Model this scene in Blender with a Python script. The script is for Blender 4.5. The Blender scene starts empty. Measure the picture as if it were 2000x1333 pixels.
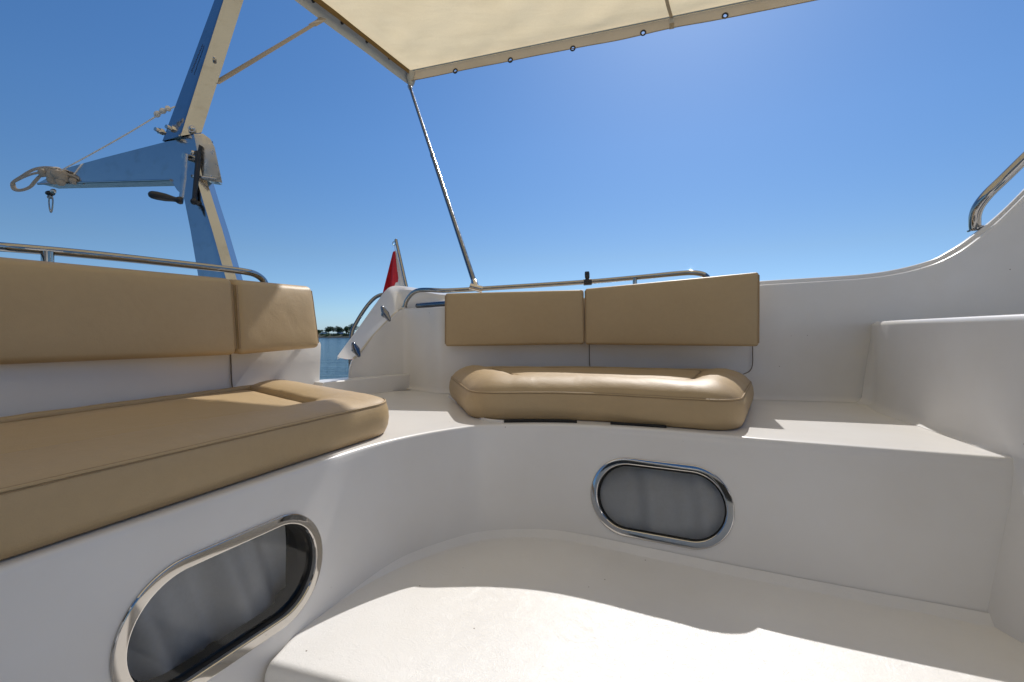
import bpy, bmesh, math, random
from mathutils import Vector, Matrix, noise
random.seed(7)
V = Vector
scn = bpy.context.scene
COL = scn.collection
F, HZ = 889.0, 651.0            # focal length and horizon row of the view, used to lay the plan out
ZL, ZF = -0.373, -0.80          # seat ledge and deck step, metres below the eye

def P(px, py, d): return V(((px-1000)/F*d, d, (HZ-py)/F*d))
def G(px, py, z):
    d = z*F/(HZ-py)
    return V(((px-1000)/F*d, d, z))
def lerp(a, b, t): return a+(b-a)*t
def smooth(t): t = max(0, min(1, t)); return t*t*(3-2*t)

# ------------------------------------------------------------------ materials
def mat(name):
    m = bpy.data.materials.new(name); m.use_nodes = True
    nt = m.node_tree
    return m, nt, nt.nodes['Principled BSDF']
def node(nt, typ, **kw):
    n = nt.nodes.new(typ)
    for k, v in kw.items():
        if k in n.inputs.keys(): n.inputs[k].default_value = v
        else: setattr(n, k, v)
    return n
def coords(nt, scale=(1, 1, 1)):
    tc = node(nt, 'ShaderNodeTexCoord'); mp = node(nt, 'ShaderNodeMapping')
    mp.inputs['Scale'].default_value = scale
    nt.links.new(tc.outputs['Object'], mp.inputs['Vector'])
    return mp.outputs['Vector']
def noise_tex(nt, vec, scale, detail=4, rough=.55, dist=0):
    n = node(nt, 'ShaderNodeTexNoise', Scale=scale, Detail=detail, Roughness=rough, Distortion=dist)
    nt.links.new(vec, n.inputs['Vector']); return n
def ramp(nt, fac, stops):
    r = node(nt, 'ShaderNodeValToRGB'); e = r.color_ramp.elements
    while len(e) < len(stops): e.new(.5)
    for el, (p, c) in zip(e, stops):
        el.position = p; el.color = (c[0], c[1], c[2], 1) if hasattr(c, '__len__') else (c, c, c, 1)
    nt.links.new(fac, r.inputs['Fac']); return r
def mixc(nt, fac, a, b, mode='MIX'):
    m = node(nt, 'ShaderNodeMix', data_type='RGBA', blend_type=mode)
    for s, v in ((0, fac), (6, a), (7, b)):
        if hasattr(v, 'is_output'): nt.links.new(v, m.inputs[s])
        else: m.inputs[s].default_value = v if s == 0 else (v[0], v[1], v[2], 1)
    return m.outputs[2]
def bump(nt, b, h, strength=.1, dist=.01, prev=None):
    n = node(nt, 'ShaderNodeBump', Strength=strength, Distance=dist)
    nt.links.new(h, n.inputs['Height'])
    if prev: nt.links.new(prev, n.inputs['Normal'])
    nt.links.new(n.outputs['Normal'], b.inputs['Normal']); return n.outputs['Normal']

def gelcoat(name, col=(.76, .74, .71), rough=.27, texture=False):
    m, nt, b = mat(name); v = coords(nt)
    n1 = noise_tex(nt, v, 2.2, 5, .6)
    base = mixc(nt, ramp(nt, n1.outputs['Fac'], [(.35, 0), (.75, 1)]).outputs['Color'], col, (col[0]*.94, col[1]*.925, col[2]*.9))
    # yellowish film and grime
    n2 = noise_tex(nt, v, 7.0, 6, .65, .6)
    base = mixc(nt, ramp(nt, n2.outputs['Fac'], [(.62, 0), (.9, .09)]).outputs['Color'], base, (.62, .55, .45))
    # sparse dark specks
    vo = node(nt, 'ShaderNodeTexVoronoi', Scale=12.0); nt.links.new(v, vo.inputs['Vector'])
    sp = ramp(nt, vo.outputs['Distance'], [(.0, 1), (.022, 1), (.032, 0)])
    pick = node(nt, 'ShaderNodeSeparateColor'); nt.links.new(vo.outputs['Color'], pick.inputs['Color'])
    pk = ramp(nt, pick.outputs['Red'], [(.42, 0), (.47, 1)])
    mu = node(nt, 'ShaderNodeMath', operation='MULTIPLY')
    nt.links.new(sp.outputs['Color'], mu.inputs[0]); nt.links.new(pk.outputs['Color'], mu.inputs[1])
    base = mixc(nt, mu.outputs[0], base, (.16, .12, .09))
    # fine scuffs
    vs = coords(nt, (40, 3, 14)); n3 = noise_tex(nt, vs, 3.0, 3, .5, .4)
    base = mixc(nt, ramp(nt, n3.outputs['Fac'], [(.73, 0), (.8, .08)]).outputs['Color'], base, (.5, .46, .4))
    nt.links.new(base, b.inputs['Base Color'])
    rr = ramp(nt, n2.outputs['Fac'], [(.3, rough), (.8, rough)])
    nt.links.new(rr.outputs['Color'], b.inputs['Roughness'])
    b.inputs['Specular IOR Level'].default_value = .45
    n4 = noise_tex(nt, v, 5.0, 2, .5)
    pr = bump(nt, b, n4.outputs['Fac'], .05, .02)
    if texture:
        n5 = noise_tex(nt, v, 65.0, 4, .6, 1.2)
        pr = bump(nt, b, n5.outputs['Fac'], .16, .004, pr)
        sw = noise_tex(nt, v, 14.0, 5, .7, 2.5)
        bump(nt, b, ramp(nt, sw.outputs['Fac'], [(.47, 0), (.5, 1), (.53, 0)]).outputs['Color'], .2, .003, pr)
    return m

def leather(name, col=(.475, .345, .19)):
    m, nt, b = mat(name); v = coords(nt)
    n1 = noise_tex(nt, v, 3.0, 4, .6)
    c = mixc(nt, ramp(nt, n1.outputs['Fac'], [(.3, 0), (.75, 1)]).outputs['Color'], col, (col[0]*.95, col[1]*.94, col[2]*.92))
    n2 = noise_tex(nt, v, 40.0, 5, .6)
    c = mixc(nt, ramp(nt, n2.outputs['Fac'], [(.35, .06), (.6, 0)]).outputs['Color'], c, (col[0]*.6, col[1]*.58, col[2]*.55))
    nt.links.new(c, b.inputs['Base Color'])
    b.inputs['Roughness'].default_value = .48
    b.inputs['Specular IOR Level'].default_value = .33
    vo = node(nt, 'ShaderNodeTexVoronoi', Scale=330.0); nt.links.new(v, vo.inputs['Vector'])
    pr = bump(nt, b, vo.outputs['Distance'], .22, .0012)
    n3 = noise_tex(nt, v, 9.0, 4, .6, .8)
    pr = bump(nt, b, n3.outputs['Fac'], .16, .012, pr)
    cr = noise_tex(nt, v, 16.0, 4, .6, 3.0)
    bump(nt, b, ramp(nt, cr.outputs['Fac'], [(.46, 1), (.5, 0), (.54, 1)]).outputs['Color'], .10, .0025, pr)
    return m

def metal(name, col=(.62, .60, .57), rough=.12, wob=.02):
    m, nt, b = mat(name); v = coords(nt)
    b.inputs['Metallic'].default_value = 1
    n = noise_tex(nt, v, 30.0, 4, .6)
    nt.links.new(ramp(nt, n.outputs['Fac'], [(.3, rough*.8), (.8, rough*(1.3 if rough < .1 else 2.0))]).outputs['Color'], b.inputs['Roughness'])
    n2 = noise_tex(nt, v, 12.0, 4, .6)
    c = mixc(nt, ramp(nt, n2.outputs['Fac'], [(.55, 0), (.8, .15 if rough < .1 else .5)]).outputs['Color'], col, (col[0]*.7, col[1]*.64, col[2]*.55))
    nt.links.new(c, b.inputs['Base Color'])
    n3 = noise_tex(nt, v, 6.0, 2, .5)
    if rough > .075: bump(nt, b, n3.outputs['Fac'], wob*4, .02)
    return m

def plain(name, col, rough=.5, metallic=0, nscale=20, var=.15):
    m, nt, b = mat(name); v = coords(nt)
    n = noise_tex(nt, v, nscale, 4, .6)
    c = mixc(nt, n.outputs['Fac'], [x*(1-var) for x in col], [min(1, x*(1+var)) for x in col])
    nt.links.new(c, b.inputs['Base Color'])
    b.inputs['Roughness'].default_value = rough; b.inputs['Metallic'].default_value = metallic
    bump(nt, b, n.outputs['Fac'], .08, .004)
    return m

def cloth(name, col, trans, weave=420, stain=.3):
    m, nt, b = mat(name); nt.nodes.remove(b); v = coords(nt)
    out = nt.nodes['Material Output']
    n = noise_tex(nt, v, 2.6, 6, .65, .5)
    c = mixc(nt, ramp(nt, n.outputs['Fac'], [(.45, 0), (.8, stain)]).outputs['Color'], col, (col[0]*.72, col[1]*.66, col[2]*.55))
    n2 = noise_tex(nt, v, 90, 3, .6)
    c = mixc(nt, ramp(nt, n2.outputs['Fac'], [(.3, .12), (.6, 0)]).outputs['Color'], c, (col[0]*.7, col[1]*.66, col[2]*.6))
    d = node(nt, 'ShaderNodeBsdfDiffuse'); t = node(nt, 'ShaderNodeBsdfTranslucent'); mx = node(nt, 'ShaderNodeMixShader')
    nt.links.new(c, d.inputs['Color']); nt.links.new(c, t.inputs['Color'])
    mx.inputs[0].default_value = trans
    nt.links.new(d.outputs[0], mx.inputs[1]); nt.links.new(t.outputs[0], mx.inputs[2])
    nt.links.new(mx.outputs[0], out.inputs['Surface'])
    w = noise_tex(nt, v, weave, 2, .5)
    n3 = noise_tex(nt, coords(nt, (1, 2.5, 1)), 3.5, 3, .5, .5)
    bp = node(nt, 'ShaderNodeBump', Strength=.12, Distance=.002); nt.links.new(w.outputs['Fac'], bp.inputs['Height'])
    b2 = node(nt, 'ShaderNodeBump', Strength=.13, Distance=.03); nt.links.new(n3.outputs['Fac'], b2.inputs['Height'])
    nt.links.new(bp.outputs[0], b2.inputs['Normal'])
    nt.links.new(b2.outputs[0], d.inputs['Normal']); nt.links.new(b2.outputs[0], t.inputs['Normal'])
    return m

def glass(name):
    m, nt, b = mat(name); nt.nodes.remove(b); v = coords(nt)
    out = nt.nodes['Material Output']
    t = node(nt, 'ShaderNodeBsdfTransparent'); t.inputs['Color'].default_value = (.92, .92, .91, 1)
    g = node(nt, 'ShaderNodeBsdfGlossy'); g.inputs['Roughness'].default_value = .03
    lw = node(nt, 'ShaderNodeFresnel'); lw.inputs['IOR'].default_value = 1.5
    mx = node(nt, 'ShaderNodeMixShader')
    nt.links.new(lw.outputs[0], mx.inputs[0]); nt.links.new(t.outputs[0], mx.inputs[1]); nt.links.new(g.outputs[0], mx.inputs[2])
    nt.links.new(mx.outputs[0], out.inputs['Surface'])
    return m

M = dict(
    gel=gelcoat('white_gelcoat'), deck=gelcoat('textured_deck_gelcoat', (.775, .76, .735), rough=.4, texture=True),
    leather=leather('tan_vinyl'), piping=leather('tan_piping', (.34, .235, .125)),
    steel=metal('polished_steel', (.36, .35, .335), .07, .003), darksteel=metal('shaded_steel', (.20, .21, .23), .12, .003), dull=metal('worn_steel', (.56, .53, .49), .16, .008),
    alu=metal('brushed_alloy', (.44, .45, .46), .10, .016),
    rim=metal('polished_rim', (.58, .55, .51), .07, 0),
    plate=metal('brushed_plate', (.58, .54, .47), .30, .004),
    gapline=plain('brown_grey_gap_shade', (.16, .13, .10), .6),
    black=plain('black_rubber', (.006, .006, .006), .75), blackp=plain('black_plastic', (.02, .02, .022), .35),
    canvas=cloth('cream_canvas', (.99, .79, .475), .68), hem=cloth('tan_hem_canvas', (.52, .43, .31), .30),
    side=cloth('grey_white_canvas', (.62, .60, .54), .12), gapshade=cloth('brown_gap_shade', (.30, .19, .075), .35),
    webbing=plain('tan_webbing', (.40, .34, .27), .85, 0, 300), glass=glass('tinted_glass'),
    curtain=cloth('grey_curtain', (.72, .72, .72), .05, 300, .3), paper=plain('white_cloth_tie', (.75, .70, .62), .8),
    red=plain('red_flag_cloth', (.55, .02, .035), .7), white=plain('white_flag_cloth', (.78, .76, .74), .7),
    ink=plain('faded_blue_ink', (.01, .02, .06), .6), mark=plain('etched_marks', (.7, .68, .62), .5),
)

# ------------------------------------------------------------------ object helpers
def link(name, me, parent=None, m=None, smooth_ang=None):
    o = bpy.data.objects.new(name, me); COL.objects.link(o)
    if m is not None: me.materials.append(m)
    if parent is not None: o.parent = parent
    if smooth_ang is not None:
        me.polygons.foreach_set('use_smooth', [True]*len(me.polygons))
        me.set_sharp_from_angle(angle=math.radians(smooth_ang))
    return o
def tag(o, label=None, cat=None, group=None, kind=None):
    if label: o['label'] = label
    if cat: o['category'] = cat
    if group: o['group'] = group
    if kind: o['kind'] = kind
    return o
def empty(name, loc, label, cat, group=None):
    o = bpy.data.objects.new(name, None); COL.objects.link(o); o.empty_display_size = .1
    o.location = (0, 0, 0)
    return tag(o, label, cat, group)

class MB:
    """collects faces; build() links them as one mesh object"""
    def __init__(s): s.v = []; s.f = []; s.mi = []
    def add(s, vs, fs, mi=0):
        n = len(s.v); s.v += [V(p) for p in vs]; s.f += [[i+n for i in f] for f in fs]; s.mi += [mi]*len(fs)
    def grid(s, rows, closed=False, keep=None, mi=0):
        m = len(rows[0]); vs = [p for r in rows for p in r]; fs = []
        for i in range(len(rows)-1):
            for j in range(m if closed else m-1):
                q = [i*m+j, i*m+(j+1) % m, (i+1)*m+(j+1) % m, (i+1)*m+j]
                if keep and not keep((vs[q[0]]+vs[q[1]]+vs[q[2]]+vs[q[3]])/4): continue
                fs.append(q)
        s.add(vs, fs, mi)
    def tube(s, pts, r, n=12, caps=True, rs=None, flat=None, closed=False):
        pts = [V(p) for p in pts]; rows = []; up = None
        N = len(pts)
        for i, p in enumerate(pts):
            if closed: t = (pts[(i+1) % N]-pts[i-1]).normalized()
            else: t = (pts[min(i+1, N-1)]-pts[max(i-1, 0)]).normalized()
            if up is None:
                up = t.orthogonal().normalized()
                if flat is not None: up = (V(flat)-t*t.dot(V(flat))).normalized()
            elif flat is not None: up = (V(flat)-t*t.dot(V(flat))).normalized()
            else: up = (up-t*t.dot(up)).normalized()
            b = t.cross(up); rr = rs[i] if rs else r
            ra, rb = rr if isinstance(rr, tuple) else (rr, rr)
            rows.append([p+up*(ra*math.cos(a))+b*(rb*math.sin(a)) for a in [2*math.pi*k/n for k in range(n)]])
        if closed: rows.append(rows[0])
        s.grid(rows, True)
        if caps and not closed:
            k = len(s.v)
            s.add(rows[0], [list(range(n))[::-1]]); s.add(rows[-1], [list(range(n))])
    def box(s, c, ax, ay, az):
        c, ax, ay, az = V(c), V(ax), V(ay), V(az)
        vs = [c+ax*i+ay*j+az*k for i in (-1, 1) for j in (-1, 1) for k in (-1, 1)]
        s.add(vs, [(0, 1, 3, 2), (4, 6, 7, 5), (0, 4, 5, 1), (2, 3, 7, 6), (0, 2, 6, 4), (1, 5, 7, 3)])
    def prism(s, poly, d):
        n = len(poly); a = [V(p) for p in poly]; b = [p+V(d) for p in a]
        s.add(a+b, [list(range(n)), list(range(2*n-1, n-1, -1))]+[[i, i+n, (i+1) % n+n, (i+1) % n] for i in range(n)])
    def sphere(s, c, r, sc=(1, 1, 1), nu=12, nv=8):
        c = V(c); rows = []
        for i in range(nv+1):
            a = math.pi*i/nv
            rows.append([c+V((r*sc[0]*math.sin(a)*math.cos(b), r*sc[1]*math.sin(a)*math.sin(b), r*sc[2]*math.cos(a))) for b in [2*math.pi*k/nu for k in range(nu)]])
        s.grid(rows, True)
    def build(s, name, m, parent=None, ang=40, bevel=0, weld=True, seg=2):
        me = bpy.data.meshes.new(name); me.from_pydata([tuple(p) for p in s.v], [], s.f)
        mats = m if isinstance(m, list) else [m]
        for x in mats: me.materials.append(x)
        me.polygons.foreach_set('material_index', s.mi)
        bm = bmesh.new(); bm.from_mesh(me)
        if weld: bmesh.ops.remove_doubles(bm, verts=bm.verts, dist=1e-5)
        if bevel:
            es = [e for e in bm.edges if len(e.link_faces) == 2 and e.calc_face_angle(0) > .5]
            bmesh.ops.bevel(bm, geom=es, offset=bevel, segments=seg, profile=.6, affect='EDGES', clamp_overlap=True)
        bmesh.ops.recalc_face_normals(bm, faces=bm.faces)
        bm.to_mesh(me); bm.free()
        return link(name, me, parent, None, ang)

def cat_rom(pts, n=8, closed=False):
    pts = [V(p) for p in pts]; out = []; N = len(pts)
    for i in range(N if closed else N-1):
        if closed: p0, p1, p2, p3 = pts[i-1], pts[i], pts[(i+1) % N], pts[(i+2) % N]
        else: p0, p1, p2, p3 = pts[max(i-1, 0)], pts[i], pts[i+1], pts[min(i+2, N-1)]
        for k in range(n):
            t = k/n
            # centripetal-ish (uniform with chord limited tangents)
            d = (p2-p1).length
            m1 = (p2-p0)*(d/max(1e-6, (p2-p1).length+(p1-p0).length)); m2 = (p3-p1)*(d/max(1e-6, (p3-p2).length+(p2-p1).length))
            h = 2*t**3-3*t*t+1, t**3-2*t*t+t, -2*t**3+3*t*t, t**3-t*t
            out.append(p1*h[0]+m1*h[1]+p2*h[2]+m2*h[3])
    if not closed: out.append(pts[-1])
    return out
def resample(pts, n):
    L = [0]
    for a, b in zip(pts, pts[1:]): L.append(L[-1]+(b-a).length)
    out = []; j = 0
    for i in range(n):
        t = L[-1]*i/(n-1)
        while j < len(L)-2 and L[j+1] < t: j += 1
        out.append(lerp(pts[j], pts[j+1], (t-L[j])/max(1e-9, L[j+1]-L[j])))
    return out

# ================================================================== THE BOAT
boat = empty('motor_boat', (0, 0, 0), 'white motor boat whose open cockpit with curved bench mouldings fills the view', 'boat')

# ---- bench front: ledge, rounded lip and wall in one moulding
XY = lambda x, y, z: V((x, y, z))
Ekey = [(-1.40, -.66), (-1.10, .04), (-.809, .719), (-.634, 1.128), (-.443, 1.557), (-.19, 1.812), (0, 1.856), (.262, 1.848), (.599, 1.745), (.896, 1.597), (1.41, 1.393), (1.75, 1.27)]
Bkey = [(-1.38, -.69), (-1.075, .02), (-.785, .715), (-.612, 1.12), (-.418, 1.535), (-.165, 1.757), (.012, 1.803), (.205, 1.778), (.50, 1.637), (.80, 1.489), (1.309, 1.262), (1.64, 1.12)]
Ec = cat_rom([XY(x, y, ZL) for x, y in Ekey], 40)
Bc = cat_rom([XY(x, y, ZF) for x, y in Bkey], 40)
NS = len(Ec)
def outdir(c, i):
    t = (c[min(i+3, len(c)-1)]-c[max(i-3, 0)]); t.z = 0; t.normalize()
    return V((-t.y, t.x, 0))      # away from the cockpit
R_LIP = .014
rows = []
for i in range(NS):
    e, b, o = Ec[i], Bc[i], outdir(Ec, i)
    wd = (b-e); wn = wd.normalized()
    col = [e+o*d for d in (1.25, .8, .5, .3, .15, .06, .03)]
    for k in range(7):                                         # lip
        a = math.pi/2*k/6
        col.append(e+o*(R_LIP*(1-math.sin(a)))+V((0, 0, -R_LIP*(1-math.cos(a)))))
    s0 = R_LIP/abs(wd.z)
    for k in range(1, 46):
        t = lerp(s0, 1.0, k/45)
        col.append(e+wd*t)
    for zz in (-.9, -1.05, -1.2): col.append(e+wd*((zz-ZL)/wd.z))
    rows.append(col)

# windows: plane frames on the two bench walls
def wall_frame(i0, i1, tz):
    a, b = Ec[i0], Ec[i1]; u = (b-a); u.z = 0; u.normalize()
    k = (i0+i1)//2
    v = (Ec[k]-Bc[k]).normalized(); v = (v-u*u.dot(v)).normalized()
    n = u.cross(v)
    if n.y > 0: n = -n
    return a, u, v, n
def closest_idx(p):
    return min(range(NS), key=lambda i: (Ec[i].xy-V(p).xy).length)
WINS = []
for (cpx, cpy, base_px, half) in ((425, 1170, None, None), (1293, 989, None, None)):
    WINS.append(None)
def plane_hit(px, py, p, n):
    r = V(((px-1000)/F, 1, (HZ-py)/F)); return r*(p.dot(n)/r.dot(n))
def make_frame(pxc, pts_px):
    # plane through the wall locally, from two ledge points and one base point
    (a, b), c = pts_px
    A, B, C = G(*a, ZL), G(*b, ZL), G(*c, ZF)
    u = (B-A).normalized(); n = (B-A).cross(C-A).normalized()
    if n.y > 0: n = -n
    v = n.cross(u)
    if v.z < 0: v = -v
    return A, u, v, n
fl = make_frame(None, (((0, 1112), (500, 945)), (575, 1240)))
fr = make_frame(None, (((1400, 851), (1800, 881)), (1600, 1153)))
CL = fl[0]+fl[1]*.391+fl[2]*(-.245); CR = fr[0]+fr[1]*(-.20)+fr[2]*(-.262)
def wall_point(c):
    """nearest point of the wall surface and its tangent frame"""
    best = None
    for i in range(NS):
        e, b = Ec[i], Bc[i]; t = (c.z-ZL)/(ZF-ZL); p = lerp(e, b, t)
        d = (p-c).length
        if best is None or d < best[0]: best = (d, i, p, t)
    i = best[1]; t = best[3]
    u = lerp(Ec[i+12], Bc[i+12], t)-lerp(Ec[i-12], Bc[i-12], t); u.z = 0; u.normalize()
    v = (Ec[i]-Bc[i]); v = (v-u*u.dot(v)).normalized()
    n = u.cross(v)
    if n.dot(-best[2]) < 0: n = -n
    return best[2], u, v, n
def stadium(c, u, v, a, b, n, N=96, off=0):
    """rounded slot, half width a, half height b; superellipse-tempered ends"""
    pts = []
    R = b; L = a-b
    per = 4*L+2*math.pi*R
    for k in range(N):
        s = per*k/N
        if s < 2*L: x, y = -L+s, R
        elif s < 2*L+math.pi*R:
            th = (s-2*L)/R; x, y = L+R*math.sin(th), R*math.cos(th)
        elif s < 4*L+math.pi*R: x, y = L-(s-2*L-math.pi*R), -R
        else:
            th = (s-4*L-math.pi*R)/R; x, y = -L-R*math.sin(th), -R*math.cos(th)
        pts.append(c+u*x+v*y+n*off)
    return pts
def conform(pts, u, n, c):
    """lay an outline onto the bench wall: shift each point along n to the wall"""
    out = []
    for p in pts:
        h = (p-c).dot(n); best = None
        t = (p.z-ZL)/(ZF-ZL); q = p-n*h
        for i in range(NS-1):
            a, b = lerp(Ec[i], Bc[i], t), lerp(Ec[i+1], Bc[i+1], t)
            da, db = (a-q).dot(u), (b-q).dot(u)
            if da*db <= 0 and abs(da-db) > 1e-9:
                m = lerp(a, b, da/(da-db)); k = (m-q).dot(n)
                if abs(k) < .1: best = k; break
        out.append(p+n*((best or 0)))
    return out
def in_stadium(p, c, u, v, a, b):
    d = p-c; x, y = abs(d.dot(u)), d.dot(v); L = a-b
    return (max(0, x-L)**2+y*y) < b*b
WA, WB = .253, .142
WINS = [wall_point(CL), wall_point(CR)]
def keep_wall(p):
    for (c, u, v, n) in WINS:
        if abs((p-c).dot(n)) < .06 and in_stadium(p, c, u, v, WA-.013, WB-.013): return False
    return True
mb = MB(); mb.grid(rows, keep=keep_wall)
mb.build('bench_moulding', M['gel'], boat, 50)

# ---- the two cabin windows in the bench walls
def curtain_fold(x, ph): return .017*math.sin(x*31+ph)+.007*math.sin(x*67+2*ph)+.003*math.sin(x*19+ph*.5)
for wi, (c, u, v, n) in enumerate(WINS):
    w = bpy.data.objects.new('window', None); COL.objects.link(w); w.parent = boat
    w['label'] = ('long rounded window low in the left bench wall, seen at a slant' if wi == 0 else
                  'long rounded window in the bench wall under the corner seat')
    prof = [(.0, -.004), (.0, .0035), (.0012, .0055), (.0026, .0062), (.0034, .0064), (.0215, .0069), (.0225, .0069), (.0245, .0060), (.0258, .004), (.0264, -.004), (.0266, -.018)]
    mb = MB(); rr = [conform(stadium(c, u, v, WA-d, WB-d, n, 128, h), u, n, c) for d, h in prof]
    mb.grid(rr, True); mb.build('frame', M['rim'], w, 24)
    mb = MB(); rr = [conform(stadium(c, u, v, WA-d, WB-d, n, 128, h), u, n, c) for d, h in [(.0262, -.006), (.029, -.009), (.031, -.013), (.031, -.022)]]
    mb.grid(rr, True); mb.build('rubber_seal', M['black'], w, 30)
    mb = MB(); s = stadium(c, u, v, WA-.027, WB-.027, n, 96, -.016)
    mb.add(s, [list(range(len(s)))]); pn_o = mb.build('pane', M['glass'], w, None)
    if pn_o.data.polygons[0].normal.dot(n) < 0: pn_o.data.flip_normals()
    mb = MB(); dp = -.068 if wi == 0 else -.020
    rr = [stadium(c, u, v, WA-.0275, WB-.0275, n, 96, h) for h in (-.017, dp*.5, dp)]
    rr += [stadium(c, u, v, WA+.02, WB+.02, n, 96, dp), stadium(c, u, v, WA+.02, WB+.02, n, 96, -.16)]
    mb.grid(rr, True); s = rr[-1]; mb.add(s, [list(range(len(s)))])
    mb.build('liner', M['black'], w, 30)
    mb = MB(); rows_c = []
    x0, x1 = (-.27, .20) if wi == 0 else (-.25, .25)
    for j in range(12):
        y = lerp(.15, -.15, j/11); row = []
        for i in range(90):
            x = lerp(x0, x1, i/89)
            bot = (1+.5*(j/11))*(1 if wi == 0 else .6)
            row.append(c+u*(x+(.03*j/11 if wi == 0 else 0))+v*y+n*(dp-.034+curtain_fold(x+.02*math.sin(y*9), wi*2.1)*bot))
        rows_c.append(row)
    mb.grid(rows_c); mb.build('curtain', M['curtain'], w, 60)

# ---- raised deck step with coved rear edge and rounded nose
i0 = min(range(NS), key=lambda i: (Bc[i].xy-V((-.560, 1.245))).length)
i1 = min(range(NS), key=lambda i: (Bc[i].xy-V((1.45, 1.19))).length)
nose0, nose1 = V((-.578, 1.118, ZF)), V((1.55, .45, ZF))
rows = []; nst = i1-i0
for i in range(i0, i1+1):
    t = (i-i0)/nst; b = Bc[i]; o = outdir(Bc, i); a = nose0.lerp(nose1, t)
    c = .022*smooth((i-i0)/40)+.002; col = []
    for k in range(6):
        th = math.pi/2*k/5
        col.append(b+o*.004-o*(c*math.sin(th))*1.0+V((0, 0, c*(1-math.sin(th)) if False else c*(1-math.cos(math.pi/2-th)) )))
    f0 = col[-1]; f0.z = ZF
    for k in range(1, 30): col.append(lerp(f0, a, k/30))
    dn = (a-f0); dn.z = 0; dn.normalize(); r = .022
    for k in range(7):
        th = math.pi/2*k/6
        col.append(a+dn*(r*math.sin(th))+V((0, 0, -r*(1-math.cos(th)))))
    e = col[-1]
    col += [e+V((0, 0, -.10)), e+V((0, 0, -.36))]
    rows.append(col)
mb = MB(); mb.grid(rows)
sv_ = V((-.92, .3, 0)); sr = []
for k in range(7):
    th = math.pi/2*k/6
    sr.append([p+sv_*(.02*math.sin(th))+V((0, 0, -.02*(1-math.cos(th)))) for p in rows[0][5:]])
sr.append([p+V((0, 0, -.2)) for p in sr[-1]]); mb.grid(sr)
mb.build('deck_step', M['deck'], boat, 45)
mb = MB(); mb.add([(-2.2, -2.4, -.862), (2.4, -2.4, -.862), (2.4, 1.9, -.862), (-2.2, 1.9, -.862)], [(0, 1, 2, 3)])
mb.build('cockpit_sole', M['deck'], boat, None)

# ---- aft and side coaming: inner wall, stepped top and outer side
Tk = [(680.5, 735, 2.745), (683, 716, 2.75), (691, 699, 2.775), (725, 660, 2.86), (760, 625, 2.97), (780, 607, 3.025), (790, 603.5, 3.045), (802, 602.5, 3.03), (830, 601, 2.945), (868, 599, 2.83), (1000, 592, 2.80), (1140, 582, 2.78),
      (1485, 557, 2.56), (1600, 550, 2.50), (1700, 543, 2.44), (1760, 534, 2.40), (1810, 521, 2.36), (1850, 505, 2.32), (1890, 482, 2.285), (1940, 442, 2.24), (2000, 383, 2.18), (2080, 300, 2.10), (2200, 180, 1.97), (2400, 40, 1.8)]
Ok = [(1485, 548, 2.68), (1600, 541, 2.62), (1700, 533, 2.56), (1755, 522, 2.52), (1805, 508, 2.48), (1842, 491, 2.44), (1880, 466, 2.37), (1935, 420, 2.33), (2000, 354, 2.27), (2080, 268, 2.20), (2200, 145, 2.09), (2400, 5, 1.92)]
NL = len(Tk)-len(Ok)
Ok = [None]*NL+Ok
for k in range(NL):
    t = P(*Tk[k]); q = t*(1+.09/t.xy.length); q.z = t.z-.006
    if k == NL-1: q = P(1140, 572, 2.90)
    Ok[k] = (1000+F*q.x/q.y, HZ-F*q.z/q.y, q.y)
Bk = [(q[0] if i > 2 else 680, q[2]) for i, q in enumerate(Tk)]
Tc = cat_rom([P(*k) for k in Tk], 10); Oc = cat_rom([P(*k) for k in Ok], 10)
Wc = cat_rom([V(((px-1000)/F*d, d, ZL)) for px, d in Bk], 10)
rows = []
for i in range(len(Tc)):
    t, b, o = Tc[i], Wc[i], Oc[i]
    px = 1000+F*t.x/t.y
    st = smooth((px-1400)/90)                       # stepped top only along the side
    tg = Tc[min(i+4, len(Tc)-1)]-Tc[max(i-4, 0)]; tg.z = 0; tg.normalize()
    hn = V((-tg.y, tg.x, 0)); hn = hn if hn.y > 0 else -hn
    if px < 797: hn = V((t.x, t.y, 0)).normalized()
    inn = -hn
    col = []
    cv = .03                                       # cove at the ledge
    for k in range(5):
        th = math.pi/2*k/4
        col.append(b+inn*(cv*(1-math.sin(th)))+V((0, 0, .001+cv*(1-math.cos(th)))))
    for k in range(1, 9): col.append(lerp(b+V((0, 0, cv)), t-V((0, 0, .012)), k/8))
    col += [t+hn*.0025-V((0, 0, .004)), t+hn*.008]
    for w_, z_ in ((.014, .001), (.050, .002), (.056, .0035), (.060, .008), (.064, .021), (.068, .026), (.075, .029), (.122, .030), (.133, .027), (.140, .017), (.145, -.02)):
        col.append(t+hn*w_+V((0, 0, z_*st if z_ > 0 else z_)))
    e = col[-1]
    col += [V((e.x+hn.x*.04, e.y+hn.y*.04, lerp(e.z, -.5, .6))), V((e.x+hn.x*.05, e.y+hn.y*.05, -.55))]
    rows.append(col)
mb = MB(); mb.grid(rows)
mb.build('coaming', M['gel'], boat, 48)
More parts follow.
